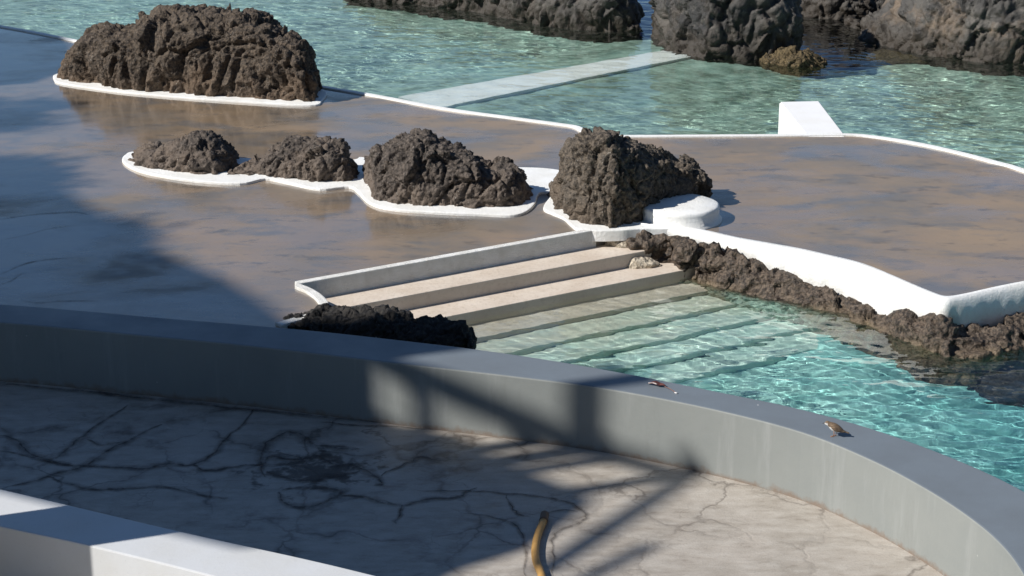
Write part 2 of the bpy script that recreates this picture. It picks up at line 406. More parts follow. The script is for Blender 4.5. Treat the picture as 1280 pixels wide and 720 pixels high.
# ---------------------------------------------------------------- setting: bed, water
WZ = -.44
def axis(a, b, step, far, k=1.35):
    core = list(np.arange(a, b, step)); d = step; hi = []; x = core[-1]
    while x < far: d *= k; x += d; hi.append(x)
    d = step; lo = []; x = core[0]
    while x > -far: d *= k; x -= d; lo.append(x)
    return np.array(lo[::-1] + core + hi)
def sheet(name, xs, ys, zf, mat):
    X, Y = np.meshgrid(xs, ys); Z = zf(X, Y); nx, ny = len(xs), len(ys)
    v = np.stack([X.ravel(), Y.ravel(), Z.ravel()], 1)
    i = np.arange(nx * ny, dtype=np.int32).reshape(ny, nx)
    f = np.stack([i[:-1, :-1].ravel(), i[:-1, 1:].ravel(), i[1:, 1:].ravel(), i[1:, :-1].ravel()], 1)
    me = bpy.data.meshes.new(name)
    me.vertices.add(len(v)); me.vertices.foreach_set('co', v.ravel())
    me.loops.add(f.size); me.loops.foreach_set('vertex_index', f.ravel())
    me.polygons.add(len(f)); me.polygons.foreach_set('loop_start', np.arange(0, f.size, 4, dtype=np.int32))
    me.update(calc_edges=True); me.validate()
    return put(name, me, None, [mat], True)
def sm(x, a, b):
    t = np.clip((x - a) / (b - a), 0, 1); return t * t * (3 - 2 * t)
def zbed(X, Y):
    P = np.stack([X.ravel(), Y.ravel(), 0 * X.ravel()], 1)
    n = (vnoise(P * .8, 3) * .12 + vnoise(P * 2.3, 5) * .04).reshape(X.shape)
    z = -1.35 + n + .15 * (1 - sm(Y, 21.5, 23))
    z = z - 2.6 * sm(Y + .25 * X, 36.4, 38.6) * sm(X, .8, 2.5) - 1.6 * sm(Y, 46, 56) - 2 * sm(abs(X), 22, 40)
    z = z - 1.2 * sm(X, 4.6, 5.4) * (1 - sm(X, 6.2, 7)) * sm(Y, 33.6, 34.8)
    p, q = at(530, 128, WZ), at(861, 68, WZ); d = q - p; L2 = d.x ** 2 + d.y ** 2
    tt = np.clip(((X - p.x) * d.x + (Y - p.y) * d.y) / L2, 0, 1); ds = np.hypot(X - p.x - tt * d.x, Y - p.y - tt * d.y)
    z = np.maximum(z, -.62 - .55 * sm(ds, .5, 2.2) + n * .4 - 2 * (ds > 2.3))
    return z
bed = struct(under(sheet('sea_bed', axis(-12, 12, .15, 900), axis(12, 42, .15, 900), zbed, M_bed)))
rg = np.random.default_rng(4)
WV = []
for lam in np.geomspace(.068, .8, 64):
    th = rg.normal(1.5, .55) if rg.random() < .68 else rg.uniform(0, 6.28)
    WV.append((th, 2 * np.pi / lam, rg.uniform(0, 6.28), lam))
def zwat(X, Y):
    # choppier inside the near pool and where waves run over the far one, calmer at the steps
    P = np.stack([X.ravel(), Y.ravel(), 0 * X.ravel()], 1)
    g = (vnoise(P * .5, 21) * .5 + .5).reshape(X.shape)
    g2 = (vnoise(P * 1.7, 25) * .5 + .5).reshape(X.shape); amp = .45 + .7 * g + .55 * g2
    fade = 1 - sm(np.maximum(np.maximum(X - 11, -11 - X), np.maximum(Y - 41, 13 - Y)), 0, 1.5)
    Z = 0 * X
    xw = X + (vnoise(P * 1.3, 31) * .12).reshape(X.shape); yw = Y + (vnoise(P * 1.3, 32) * .12).reshape(X.shape)
    for th, k, p, lam in WV:
        Z = Z + (.0043 if lam < .3 else .0036) / k * 2.1 * np.sin(k * (xw * np.cos(th) + yw * np.sin(th)) + p)
    return WZ + Z * amp * fade
water = struct(sheet('water', axis(-10.5, 10.5, .028, 1500), np.concatenate([np.arange(14, 24, .023), np.arange(24, 41, .038), 41 + np.geomspace(.05, 1500, 40)]), zwat, M_water))
water.cycles.is_caustics_caster = True

# ---------------------------------------------------------------- deck
far_rim = [(-330, -22), (-150, 8), (0, 33), (60, 44), (103, 53), (200, 72), (300, 91), (398, 108), (440, 115), (480, 122), (560, 137), (640, 148), (700, 156), (724, 160), (737, 167), (757, 170.5), (800, 171), (880, 170.5), (970, 170), (1057, 169), (1100, 172.5), (1150, 180.5), (1200, 191.5), (1250, 204.5), (1280, 213), (1400, 255), (1560, 330)]
far_w = W(crv(far_rim, 4))
steps_edge = W([(745, 290), (375, 357)])
turn = W(crv([(375, 357), (392, 364), (406, 374), (411, 384), (402, 394), (380, 401), (352, 409)], 4))[1:]
lip_in_px = [(777, 283), (810, 283), (855, 286), (885, 291), (920, 299), (960, 306), (1000, 313), (1040, 322), (1080, 332), (1120, 348), (1150, 361), (1172, 370), (1184, 373), (1205, 370), (1240, 362), (1280, 354), (1400, 332), (1560, 305)]
lip_in = W(crv(lip_in_px, 4), 0)
near_left = W([(352, 414), (300, 409), (0, 384), (-330, 360)], 0)
deck_xy = far_w + [(far_w[-1][0] + 3, far_w[-1][1]), (lip_in[-1][0] + 3, lip_in[-1][1])] + lip_in[::-1] + [tuple(at(760, 286))] + steps_edge + turn + [(p[0], p[1] - .0) for p in near_left] + [(-14, 19.5), (-16, 40)]
deck = struct(prism('pool_deck', [(p[0], p[1]) for p in deck_xy], -2.2, 0, [M_deck]))
under(deck)
# raised white rims
fr = [(p[0], p[1]) for p in far_w]
o1 = ribbon('deck_kerb', [p for p in fr][::1], -.10, -.5, .022, M_white, None, .008)
thing(o1, 'long thin white rim along the far edge of the glossy deck, above the far pool', 'kerb')
o1.location.y = .03; under(o1)

# ---------------------------------------------------------------- steps
k0, k1 = Vector(steps_edge[0]), Vector(steps_edge[1]); du = (k1 - k0).normalized(); dn = Vector((du.y, -du.x, 0)); 
if dn.y > 0: dn = -dn
def uv(u, n): p = k0 + du * u + dn * n; return (p.x, p.y)
st = empty('pool_steps', k0)
thing(st, 'sandy beige steps leading down from the white kerb into the near pool', 'steps')
for i, (z, n0) in enumerate([(-.18, .0), (-.345, .41), (-.60, .80), (-.74, 1.22), (-.87, 1.64), (-1.0, 2.06), (-1.12, 2.5)]):
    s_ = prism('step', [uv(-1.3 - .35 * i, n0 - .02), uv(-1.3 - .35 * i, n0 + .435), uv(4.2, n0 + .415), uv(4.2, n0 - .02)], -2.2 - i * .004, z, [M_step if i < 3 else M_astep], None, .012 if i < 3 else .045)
    s_.parent = st; s_.matrix_parent_inverse = Matrix.Translation(-k0); under(s_)
kerb_line = [steps_edge[0], *[tuple(k0.lerp(k1, t)) for t in np.linspace(.1, 1, 10)], *turn]
k_ = ribbon('step_kerb', [(p[0], p[1]) for p in kerb_line], -.10, -.6, .03, M_plaster, None, .012)
k_.location = (0, -.012, 0); under(k_)
thing(k_, 'white plastered kerb running above the steps and curling round their left end', 'kerb')

# ---------------------------------------------------------------- white lip and basalt ledge on the right of the near pool
lip_out_px = [(777, 283.5), (812, 289), (855, 296), (885, 302), (920, 312), (942, 320), (975, 336), (1008, 350), (1038, 358), (1066, 371), (1090, 382), (1107, 393), (1128, 386), (1150, 390), (1180, 393), (1205, 405), (1240, 399), (1280, 390), (1400, 368), (1560, 340)]
def resample(px, m):
    P = np.array(crv(px, 6)); d = np.r_[0, np.cumsum(np.linalg.norm(np.diff(P, axis=0), axis=1))]
    s = np.linspace(0, d[-1], m); return np.stack([np.interp(s, d, P[:, k]) for k in (0, 1)], 1)
def LZ(ax, ay, bx, by): return -max(.03, (math.hypot(ax - bx, ay - by) - 7) / 118)
A = resample(lip_in_px, 160); B = resample(lip_out_px, 160)
rings = []
for i, ((ax, ay), (bx, by)) in enumerate(zip(A, B)):
    a = at(ax, ay - 1, .0); t = min(1, i / 14)
    zl = LZ(ax, ay, bx, by)
    b = at(bx, by, zl)
    m = a + Vector((b.x - a.x, b.y - a.y, 0)).normalized() * min(.16, .8 * math.hypot(b.x - a.x, b.y - a.y)) if i else a.lerp(b, .5)
    if (b - a).length < .02: b = a + Vector((0, -.03, zl))
    jig = .012 * math.sin(i * 1.7) + .01 * math.sin(i * .61)
    rings.append([(a.x, a.y, -.3), (a.x, a.y, .05), (m.x, m.y, .055), (b.x + (m.x - b.x) * .25, b.y + (m.y - b.y) * .25, .02 + .35 * zl), (b.x, b.y + jig, zl), (b.x, b.y + .1, zl - .3)])
lip = put('white_lip', grid_mesh('white_lip', rings), None, [M_white])
lip.modifiers.new('sub', 'SUBSURF').render_levels = 1
thing(under(lip), 'broad curving white painted lip of the right deck above the dark rock ledge', 'kerb')

wl_px = [(762, 300), (785, 316), (812, 328), (840, 341), (875, 352), (900, 361), (950, 371), (990, 379), (1040, 394), (1075, 406), (1115, 422), (1160, 441), (1200, 447), (1225, 447), (1280, 434), (1400, 410), (1560, 385)]
Wl = resample(wl_px, 160)
rings = []
for i in range(160):
    bx, by = B[i]; wx, wy = Wl[i]; t = min(1, i / 14)
    zt = LZ(A[i][0], A[i][1], bx, by) + .02; b = at(bx, by + 1, zt); w = at(wx, wy, -.30 if i < 10 else WZ)
    zmid = (zt + w.z) / 2
    d = Vector((w.x - b.x, w.y - b.y, 0)); dl = d.length; dd = d / max(dl, 1e-3)
    bk = Vector((b.x, b.y, 0)) - dd * .35
    rings.append([(bk.x, bk.y, -2.2), (bk.x, bk.y, zt - .10), (b.x, b.y, zt - .035), (b.x + d.x * .55, b.y + d.y * .55, zmid + .02), (w.x, w.y, w.z + .0), (w.x + dd.x * .05, w.y + dd.y * .05, w.z - .3), (w.x + dd.x * .15, w.y + dd.y * .15, -2.2)])
led = rockify('rock_ledge', grid_mesh('rock_ledge', rings), .022, [(.6, .06, 'n'), (.5, .07, 'w'), (.3, .08, 'f'), (.3, .04, 'e'), (.15, .035, 'f'), (.10, .035, 'p'), (.06, .015, 'n')], 77, M_rockwet)
thing(under(led), 'long dark basalt ledge under the white lip, running down into the turquoise near pool', 'rock')

# ---------------------------------------------------------------- white painted patches round the rocks, rocks
p1 = [(68, 101), (76, 105.5), (110, 111), (160, 117.5), (240, 124.5), (320, 130), (388, 133.5), (402, 128), (400, 112), (300, 95), (180, 85), (78, 93)]
q = prism('white_rock_border', [(p[0], p[1]) for p in W(crv(p1, 5, True))], -.1, .03, [M_white], None, .012)
thing(q, 'thin white painted border at the foot of the largest rock on the deck', 'rock border')
p2 = [(153, 203), (157, 196), (170, 192), (230, 192), (300, 200), (430, 203), (452, 199), (480, 206), (560, 215), (645, 212), (690, 214), (708, 220), (700, 236), (690, 243), (674, 244), (668, 258), (656, 268), (638, 272), (600, 270.5), (550, 268.5), (490, 264), (462, 256), (447, 242), (436, 236), (400, 239), (360, 231), (332, 226), (300, 232), (240, 228), (190, 220), (165, 212)]
q = prism('white_rock_border', [(p[0], p[1]) for p in W(crv(p2, 5, True))], -.1, .035, [M_white], None, .014)
thing(q, 'wavy white painted border running round the row of three smaller deck rocks', 'rock border')
p3 = [(679, 262), (690, 269), (704, 275), (713, 283), (722, 289), (745, 291.5), (775, 291), (800, 289), (870, 285), (872, 250), (800, 225), (705, 228), (690, 246)]
q = prism('white_rock_border', [(p[0], p[1]) for p in W(crv(p3, 5, True))], -.1, .032, [M_white], None, .012)
thing(under(q), 'white painted border at the foot of the brown rock beside the round plinth', 'rock border')

r1 = loaf('lava_rock', [(80, 102), (110, 107), (160, 114.5), (240, 121), (320, 126.5), (382, 130.5), (394, 129)],
     [(78, 99), (84, 84), (92, 70), (105, 58), (112, 46), (130, 37), (142, 30), (155, 31), (166, 33), (178, 21), (195, 15), (215, 11), (228, 7), (262, 9), (275, 15), (300, 12), (325, 18), (345, 29), (365, 40), (385, 51), (393, 62), (396, 90)], 1.75, M_rock, 11, voxel=.024, sc=1.0, ex=3.2)
thing(r1, 'largest dark lava rock on the deck, a long craggy mound with a steep right end', 'rock')
r2 = loaf('lava_rock', [(165, 208), (200, 215), (240, 221), (270, 221), (296, 212)], [(163, 206), (175, 190), (188, 182), (215, 178), (240, 170), (262, 168), (275, 172), (288, 182), (296, 203)], .95, M_rock3, 23, up=-1.0, voxel=.017, sc=.55)
thing(r2, 'low grey lava rock at the left end of the row of three on the deck', 'rock')
r3 = loaf('lava_rock', [(282, 222), (310, 223), (350, 224), (400, 231), (432, 231), (452, 225)], [(281, 214), (290, 205), (305, 202), (325, 198), (335, 185), (350, 180), (370, 178), (395, 172), (415, 172), (432, 180), (439, 196), (444, 212), (452, 218)], .85, M_rock3, 37, up=-1.5, voxel=.017, sc=.55)
thing(r3, 'middle lava rock of the deck row of three, low on the left, upright right', 'rock')
r4 = loaf('lava_rock', [(455, 237), (470, 253), (520, 260), (570, 263), (620, 264), (650, 260), (662, 252)], [(454, 215), (460, 192), (472, 182), (485, 178), (500, 170), (520, 163), (535, 164), (550, 174), (565, 181), (590, 186), (605, 200), (618, 204), (640, 206), (652, 218), (662, 240)], 1.1, M_rock3, 41, up=-1.0, voxel=.018, sc=.65)
thing(r4, 'humped dark lava rock at the right end of the row of three', 'rock')
r5 = loaf('lava_rock', [(687, 258), (700, 266), (712, 276), (730, 284), (765, 289), (795, 283), (820, 273), (850, 266), (886, 257)], [(686, 236), (692, 226), (700, 200), (709, 180), (725, 172), (740, 166), (756, 165), (768, 172), (778, 177), (800, 181), (820, 186), (832, 192), (842, 198), (854, 195), (868, 200), (880, 212), (888, 236)], 1.0, M_rock4, 59, voxel=.017, sc=.6, ex=3.6)
thing(r5, 'tall brown lava rock between the passage and the round white plinth', 'rock')
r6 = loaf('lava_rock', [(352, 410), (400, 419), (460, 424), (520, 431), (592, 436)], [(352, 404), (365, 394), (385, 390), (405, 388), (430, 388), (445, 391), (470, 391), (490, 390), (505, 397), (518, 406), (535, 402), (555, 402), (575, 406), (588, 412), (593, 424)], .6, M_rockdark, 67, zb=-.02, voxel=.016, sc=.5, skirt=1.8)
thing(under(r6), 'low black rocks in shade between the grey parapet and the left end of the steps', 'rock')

# far sea rocks (stand in the water, rise beyond the top of the picture)
FR = [
 ('sea_rock', [(430, -2), (480, 2), (520, 6), (560, 12), (600, 17), (640, 25), (680, 33), (720, 38), (760, 41), (800, 38)], [(430, -20), (480, -45), (560, -60), (640, -50), (720, -60), (770, -40), (790, -10), (799, 18)], 2.0, 101, M_rocksea, 'dark craggy sea rock at the top middle, left of the gap of deep blue sea'),
 ('sea_rock', [(822, 55), (830, 63), (850, 68), (880, 76), (920, 76), (960, 77), (992, 74), (1000, 70)], [(818, 0), (824, -30), (850, -70), (900, -90), (950, -80), (985, -40), (998, 10), (1001, 50)], 2.2, 113, M_rocksea, 'blocky black sea rock where the sunken white walkway ends'),
 ('sea_rock', [(952, 78), (975, 82), (1000, 85), (1022, 84), (1036, 80)], [(952, 72), (966, 66), (985, 62), (1010, 64), (1026, 70), (1036, 77)], .6, 127, M_rockgold, 'small ochre rock at the waterline at the right foot of the blocky sea rock'),
 ('sea_rock', [(990, 20), (1020, 24), (1060, 26), (1100, 24), (1125, 18)], [(990, -20), (1020, -40), (1060, -50), (1100, -35), (1125, -5)], 1.6, 131, M_rocksea, 'shadowy sea rock at the top edge between the two large right rocks'),
 ('sea_rock', [(1072, 48), (1090, 54), (1120, 62), (1160, 70), (1200, 75), (1240, 79), (1290, 80), (1380, 78), (1460, 70)], [(1072, 40), (1082, 22), (1100, 15), (1115, -5), (1135, -30), (1170, -60), (1230, -80), (1290, -90), (1380, -80), (1450, -30), (1460, 20)], 2.6, 149, M_rocksea2, 'broad sloping brown sea rock at the top right corner'),
]
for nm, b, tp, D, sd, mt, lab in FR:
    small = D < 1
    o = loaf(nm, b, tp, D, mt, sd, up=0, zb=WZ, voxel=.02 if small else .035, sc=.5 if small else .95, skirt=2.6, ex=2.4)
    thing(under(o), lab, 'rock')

# sunken boulders in the near pool
def boulder(name, c, r, seed, mat, sq=.6):
    bm = bmesh.new(); bmesh.ops.create_icosphere(bm, subdivisions=3, radius=1)
    for v in bm.verts: v.co = Vector((v.co.x * r[0], v.co.y * r[1], v.co.z * r[2])) + Vector(c)
    me = from_bm(name, bm)
    return rockify(name, me, .03, [(.5, .12, 'n'), (.3, .12, 'w'), (.12, .04, 'w')], seed, mat)
for i, (px, py, rx, ry, rz, top) in enumerate([(1150, 462, .5, .22, .4, -.95), (1225, 482, .55, .25, .5, -.85), (1290, 500, .6, .4, .4, -.85)]):
    p = at(px, py, top)
    o = boulder('sunken_boulder', (p.x, p.y, top - rz), (rx, ry, rz), 200 + i, M_rockdark)
    thing(under(o), ['dark boulder under water in front of the middle of the rock ledge', 'dark boulder under water where the ledge turns, right side of the near pool', 'sunken dark boulder at the right edge of the near pool'][i], 'boulder', 'sunken boulders in the near pool')

pp = at(768, 306, -.17)
o = boulder('pale_rock', (pp.x, pp.y + .04, -.17), (.20, .16, .15), 311, M_rockpale)
thing(under(o), 'sandy pale knobbly rock where the steps meet the basalt ledge', 'rock')
pp = at(806, 330, -.3)
o = boulder('pale_rock', (pp.x, pp.y + .06, -.33), (.26, .12, .10), 312, M_rockpale)
thing(under(o), 'sandy pale crusted rock at the foot of the ledge, on the second step', 'rock')

pp = at(1190, 92, -.85)
o = boulder('sunken_shelf', (pp.x, pp.y + .2, -1.05), (2.1, .5, .42), 321, M_rockgold)
thing(under(o), 'ochre rock shelf under water at the foot of the broad top right sea rock', 'rock')
# sunken white walkway
wk = [(498, 122.5), (512, 120), (600, 104.5), (700, 87), (842, 62), (880, 55), (905, 64), (861, 73), (760, 93), (680, 109.5), (572, 131.5), (550, 137)]
q = prism('sunken_walkway', [(p[0], p[1]) for p in W(wk, WZ - .03)], -2.2, WZ - .03, [M_white], None, .02)
thing(under(q), 'white walkway just under water, running from the deck out to the sea rock', 'walkway')

# white block beside the right deck
a, b_, c, d = at(1008, 171), at(1057, 171), at(1024, 126, .05), at(974, 127, .05)
bm = bmesh.new()
vt = [bm.verts.new((a.x, a.y, .02)), bm.verts.new((b_.x, b_.y, .02)), bm.verts.new((c.x, c.y, .05)), bm.verts.new((d.x, d.y, .05))]
vb = [bm.verts.new((v.co.x, v.co.y, -2.2)) for v in vt]
bm.faces.new(vt); bm.faces.new(vb[::-1])
for i in range(4): bm.faces.new((vt[i], vb[i], vb[(i + 1) % 4], vt[(i + 1) % 4]))
bmesh.ops.recalc_face_normals(bm, faces=bm.faces)
bmesh.ops.bevel(bm, geom=list(bm.edges), offset=.02, segments=2, affect='EDGES')
q = put('white_block', from_bm('white_block', bm), None, [M_white2], False)
thing(under(q), 'solid white block jutting from the right deck out over the far pool', 'block')

# round white plinth
cx = at(849, 274); ctr = Vector((cx.x, cx.y, 0)); rad = .475
bm = bmesh.new(); NS = 72; prof = [(1.06, -.05), (1.07, .02), (1.0, .035), (1.0, .15), (.985, .185), (.93, .20), (.5, .205), (0.001, .21)]
rr = []
rnd = random.Random(5)
for rI, z in prof:
    ring = []
    for k in range(NS):
        a_ = 2 * math.pi * k / NS; j = 1 + (.006 * math.sin(a_ * 5 + 1) + .004 * math.sin(a_ * 11)) * (1 if rI > .9 else .2)
        ring.append((ctr.x + rad * rI * j * math.cos(a_), ctr.y + rad * rI * j * math.sin(a_), z + (.002 * math.sin(7 * a_) if rI > .9 else 0)))
    rr.append(ring)
q = put('round_plinth', grid_mesh('round_plinth', rr), None, [M_white])
thing(q, 'low round white plinth with a chipped edge against the tall brown rock', 'plinth')

# ---------------------------------------------------------------- near terrace and parapets
struct(prism('terrace', [(-20, -6), (20, -6), (20, 6), (4.6, 9), (4.15, 11.5), (3.2, 13.3), (1, 15.25), (-5, 16.9), (-20, 18.5)], -.3, 0, [M_terr]))
HW = .585
inner = [(-500, 376), (-250, 388), (0, 403), (160, 417.5), (320, 433), (481, 452), (640, 470), (760, 486), (890, 511), (1002, 540), (1085, 573), (1149, 606), (1200, 638), (1242, 671), (1272, 706), (1292, 750), (1296, 830)]
outer = [(-500, 350), (-250, 364), (0, 380), (100, 388), (200, 397), (300, 405), (400, 414), (500, 425), (600, 437), (700, 452), (800, 470), (900, 490), (1000, 511), (1100, 539), (1200, 576), (1280, 614), (1340, 655), (1400, 720), (1430, 830)]
pi_, po = W(crv(inner, 6), HW), W(crv(outer, 6), HW)
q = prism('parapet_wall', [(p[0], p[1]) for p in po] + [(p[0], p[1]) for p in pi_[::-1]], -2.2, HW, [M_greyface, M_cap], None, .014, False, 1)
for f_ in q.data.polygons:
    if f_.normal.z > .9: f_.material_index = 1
thing(under(q), 'long grey curving parapet wall between the cracked terrace and the pools', 'wall')
nf = [(-420, 520), (-200, 566), (0, 611), (225, 664), (380, 698), (480, 722), (640, 762), (800, 810)]
nn = [(-420, 565), (-200, 613), (0, 658), (112, 682), (270, 721), (420, 762), (560, 810)]
q = prism('white_parapet', [(p[0], p[1]) for p in W(crv(nf, 6), HW)] + [(p[0], p[1]) for p in W(crv(nn, 6), HW)[::-1]], -.2, HW, [M_near], None, .012)
thing(q, 'bright white parapet wall crossing the bottom left corner in front of the terrace', 'wall')

# cracks traced on the terrace paving
def crack(bm, px, w, z=.004, jit=.018, seed=0, n=7, halo=1.0):
    rn = random.Random(seed); P = crv(px, n); P = [at(x, y, z) for x, y in P]
    al = bm.loops.layers.float_color.get('soft') or bm.loops.layers.float_color.new('soft')
    m = len(P); L = []; av = (0, .42 * halo, .85, .42 * halo, 0)
    kk = max(2, m // 3)
    def walk(lo, hi):
        c_ = [rn.uniform(lo, hi) for _ in range(kk + 1)]
        return [float(np.interp(q * kk / (m - 1), range(kk + 1), c_)) for q in range(m)]
    W1, WA, WB, J1 = walk(.5, 1.3), walk(2.5, 7), walk(2.5, 7), walk(-jit * 1.4, jit * 1.4)
    for i, p in enumerate(P):
        t = (P[min(i + 1, m - 1)] - P[max(i - 1, 0)]); t.z = 0; t.normalize(); s = Vector((-t.y, t.x, 0))
        c = p + s * (J1[i] + rn.uniform(-.25, .25) * jit)
        k = min(1, 3 * min(i + .3, m - .7 - i) / m + .15); ww = w * k
        L.append([bm.verts.new(c + s * ww * q) for q in (WA[i], W1[i], 0, -W1[i], -WB[i])])
    for i in range(m - 1):
        for j in range(4):
            f = bm.faces.new((L[i][j], L[i][j + 1], L[i + 1][j + 1], L[i + 1][j]))
            for l, q in zip(f.loops, (av[j], av[j + 1], av[j + 1], av[j])): l[al] = (q, q, q, 1)
def ca(l): return [(x / 2.667, 450 + y / 2.667) for x, y in l]
def cb(l): return [(400 + x / 2.667, 450 + y / 2.667) for x, y in l]
bm = bmesh.new()
CR = [(ca([(842, 165), (790, 230), (740, 275), (700, 320), (640, 350), (560, 345), (480, 362), (300, 352), (220, 350), (100, 322), (0, 300)]), .022),
 (ca([(0, 430), (120, 400), (200, 375), (290, 350), (360, 300), (430, 265), (540, 215)]), .026),
 (ca([(190, 330), (240, 285), (280, 250), (350, 200), (430, 150)]), .016), (ca([(0, 250), (60, 270), (100, 310), (200, 345), (240, 355)]), .022),
 (ca([(160, 385), (220, 410), (320, 432), (430, 425), (560, 425), (680, 450), (760, 460)]), .018), (ca([(640, 350), (700, 370), (780, 355), (880, 350)]), .024),
 (ca([(290, 265), (340, 282), (400, 275)]), .012),
 (ca([(880, 390), (868, 350), (872, 300), (900, 265), (960, 240), (1010, 250), (1040, 280), (1100, 285), (1200, 297)]), .045),
 (ca([(880, 345), (900, 322), (980, 330), (1060, 322), (1110, 345), (1180, 350), (1245, 380), (1275, 410)]), .05),
 (ca([(890, 370), (960, 395), (1040, 400), (1120, 385), (1200, 370)]), .05),
 (ca([(925, 440), (950, 475), (1020, 490), (1100, 462), (1140, 435), (1050, 425), (940, 432)]), .03), (ca([(1140, 450), (1220, 455), (1285, 478)]), .018),
 (cb([(80, 450), (180, 462), (270, 483), (350, 465), (460, 455), (490, 435), (525, 425)]), .017), (cb([(270, 483), (260, 515), (250, 545)]), .014),
 (cb([(320, 435), (400, 437), (520, 437), (620, 445), (740, 455), (820, 470), (875, 500), (885, 520), (870, 540), (800, 570), (775, 600), (780, 660), (770, 720)]), .012),
 (cb([(620, 450), (635, 490), (660, 510), (700, 522)]), .010), (cb([(0, 285), (60, 292), (130, 297)]), .022), (cb([(200, 385), (290, 345), (330, 325), (390, 330)]), .012),
 (cb([(480, 510), (560, 520), (640, 545), (680, 580), (685, 640), (680, 720)]), .011), (cb([(740, 520), (790, 500), (860, 505)]), .009),
 (cb([(0, 205), (120, 215), (260, 222), (400, 232)]), .010), ([(0, 480), (60, 484), (130, 492), (220, 502), (315, 512), (400, 520), (480, 528)], .022)]
for i, (l, w) in enumerate(CR): crack(bm, l, min(w, .032) * .62, .004 + i * .0002, .012, i, 9)
def crack_mat():
    t = NT('damp_crack'); p = t.p
    at_ = t.n('ShaderNodeAttribute', attribute_name='soft')
    k = t.math('MULTIPLY', at_.outputs['Fac'], t.rng(t.noise(7, 6, .7), .34, .60, .15, 1.15), None, True)
    t.set(p.inputs['Alpha'], t.math('MINIMUM', k, .92))
    return t.out((.075, .06, .05), .8)
M_crack = crack_mat()
struct(put('terrace_cracks', from_bm('terrace_cracks', bm), None, [M_crack], False))
bm = bmesh.new()
for i, (l, w) in enumerate([([(0, 274), (40, 268), (70, 266), (95, 265), (112, 268)], .018), ([(0, 343), (30, 330), (60, 324), (92, 322)], .016), ([(25, 375), (50, 378), (80, 376), (125, 376)], .014), ([(0, 300), (30, 294), (60, 286), (100, 281)], .006), ([(0, 356), (15, 350), (25, 343), (35, 340)], .009)]):
    crack(bm, l, w * .7, .004, .004, 40 + i, 7, .3)
struct(put('deck_cracks', from_bm('deck_cracks', bm), None, [M_crack], False))

# ---------------------------------------------------------------- hose
def tube(name, pts, rad, mat, parent=None, n=14):
    P = [Vector(p) for p in pts]; rings = []
    for i, p in enumerate(P):
        t = (P[min(i + 1, len(P) - 1)] - P[max(i - 1, 0)]).normalized(); s = t.cross(Vector((0, 0, 1))).normalized(); u = s.cross(t)
        r = rad[i] if isinstance(rad, (list, tuple)) else rad
        rings.append([tuple(p + s * r * math.cos(2 * math.pi * k / n) + u * r * math.sin(2 * math.pi * k / n)) for k in range(n)])
    return put(name, grid_mesh(name, rings), parent, [mat])
hp = [(681, 643), (679, 652), (674, 664), (670, 678), (669, 692), (671, 704), (676, 716), (681, 735), (690, 770), (715, 815)]
hw = W(crv(hp, 5), .031)
ho = empty('rubber_hose', hw[10]); thing(ho, 'ochre hose lying on the cracked terrace, its open end pointing at the grey wall', 'hose')
h1 = tube('hose_body', [p for p in hw[4:]], .03, plain('ochre_rubber', (.42, .24, .07), .45, .3, 8))
h2 = tube('hose_end', [p for p in hw[:6]], .034, plain('brown_rubber', (.14, .085, .05), .6))
h3 = tube('end_opening', [(hw[0][0] + .002, hw[0][1] + .004, .031), (hw[0][0], hw[0][1] - .01, .031)], .024, plain('black_opening', (.01, .01, .01), .9))
for h in (h1, h2): h.parent = ho; h.matrix_parent_inverse = Matrix.Translation(-ho.location)
h3.parent = h2

# ---------------------------------------------------------------- bird
def ring_body(name, spec, mat, n=20):
    """spec: x, z, half width, half height (top), half height (bottom)"""
    rings = []
    for x, z, w, ht, hb in spec:
        rings.append([(x, w * math.cos(2 * math.pi * k / n), z + (ht if math.sin(2 * math.pi * k / n) > 0 else hb) * math.sin(2 * math.pi * k / n)) for k in range(n)])
    o = put(name, grid_mesh(name, rings), None, [mat]); m = o.modifiers.new('s', 'SUBSURF'); m.levels = m.render_levels = 1
    return o
def plumage():
    t = NT('brown_white_plumage'); s = t.n('ShaderNodeSeparateXYZ'); t.set(s.inputs[0], t.tc)
    k = t.math('ADD', s.outputs[2], t.math('MULTIPLY', s.outputs[0], .38)); k = t.math('ADD', k, t.rng(t.noise(60, 3), .3, .7, -.006, .006))
    c = t.mix(t.rng(k, .056, .064, 0, 1), (.72, .70, .66), (.17, .115, .07))
    c = t.mix(t.math('MULTIPLY', t.rng(k, .064, .069, 0, 1), t.ramp(t.vor(120), [(.25, .6), (.5, 0)])), c, (.05, .035, .025))
    d = t.n('ShaderNodeVectorMath', operation='DISTANCE'); t.set(d.inputs[0], t.map(t.tc, (1, 0, 1))); d.inputs[1].default_value = (-.068, 0, .092)
    c = t.mix(t.rng(d.outputs['Value'], .010, .014, 1, 0), c, (.75, .73, .70))
    return t.out(c, .8)
M_pl = plumage()
spec = [(-.080, .095, .003, .003, .003), (-.077, .097, .009, .009, .008), (-.068, .099, .017, .016, .016), (-.056, .098, .019, .017, .020), (-.046, .092, .020, .017, .028), (-.032, .084, .027, .022, .037), (-.012, .076, .034, .028, .040), (.010, .068, .033, .027, .034), (.032, .059, .025, .021, .023), (.048, .052, .015, .013, .013), (.060, .044, .010, .005, .005), (.090, .036, .012, .003, .003), (.098, .034, .011, .002, .002)]
bo = at(1044, 545.5, HW)
bird = ring_body('bird', spec, M_pl); bird.location = bo; bird.rotation_euler = (0, 0, R(-12)); bird.scale = (1.1, 1.1, 1.1)
thing(bird, 'small brown and white bird standing on the grey parapet, facing left', 'bird')
M_beak = plain('dark_horn', (.03, .025, .02), .4); M_leg = plain('orange_leg', (.35, .16, .08), .5)
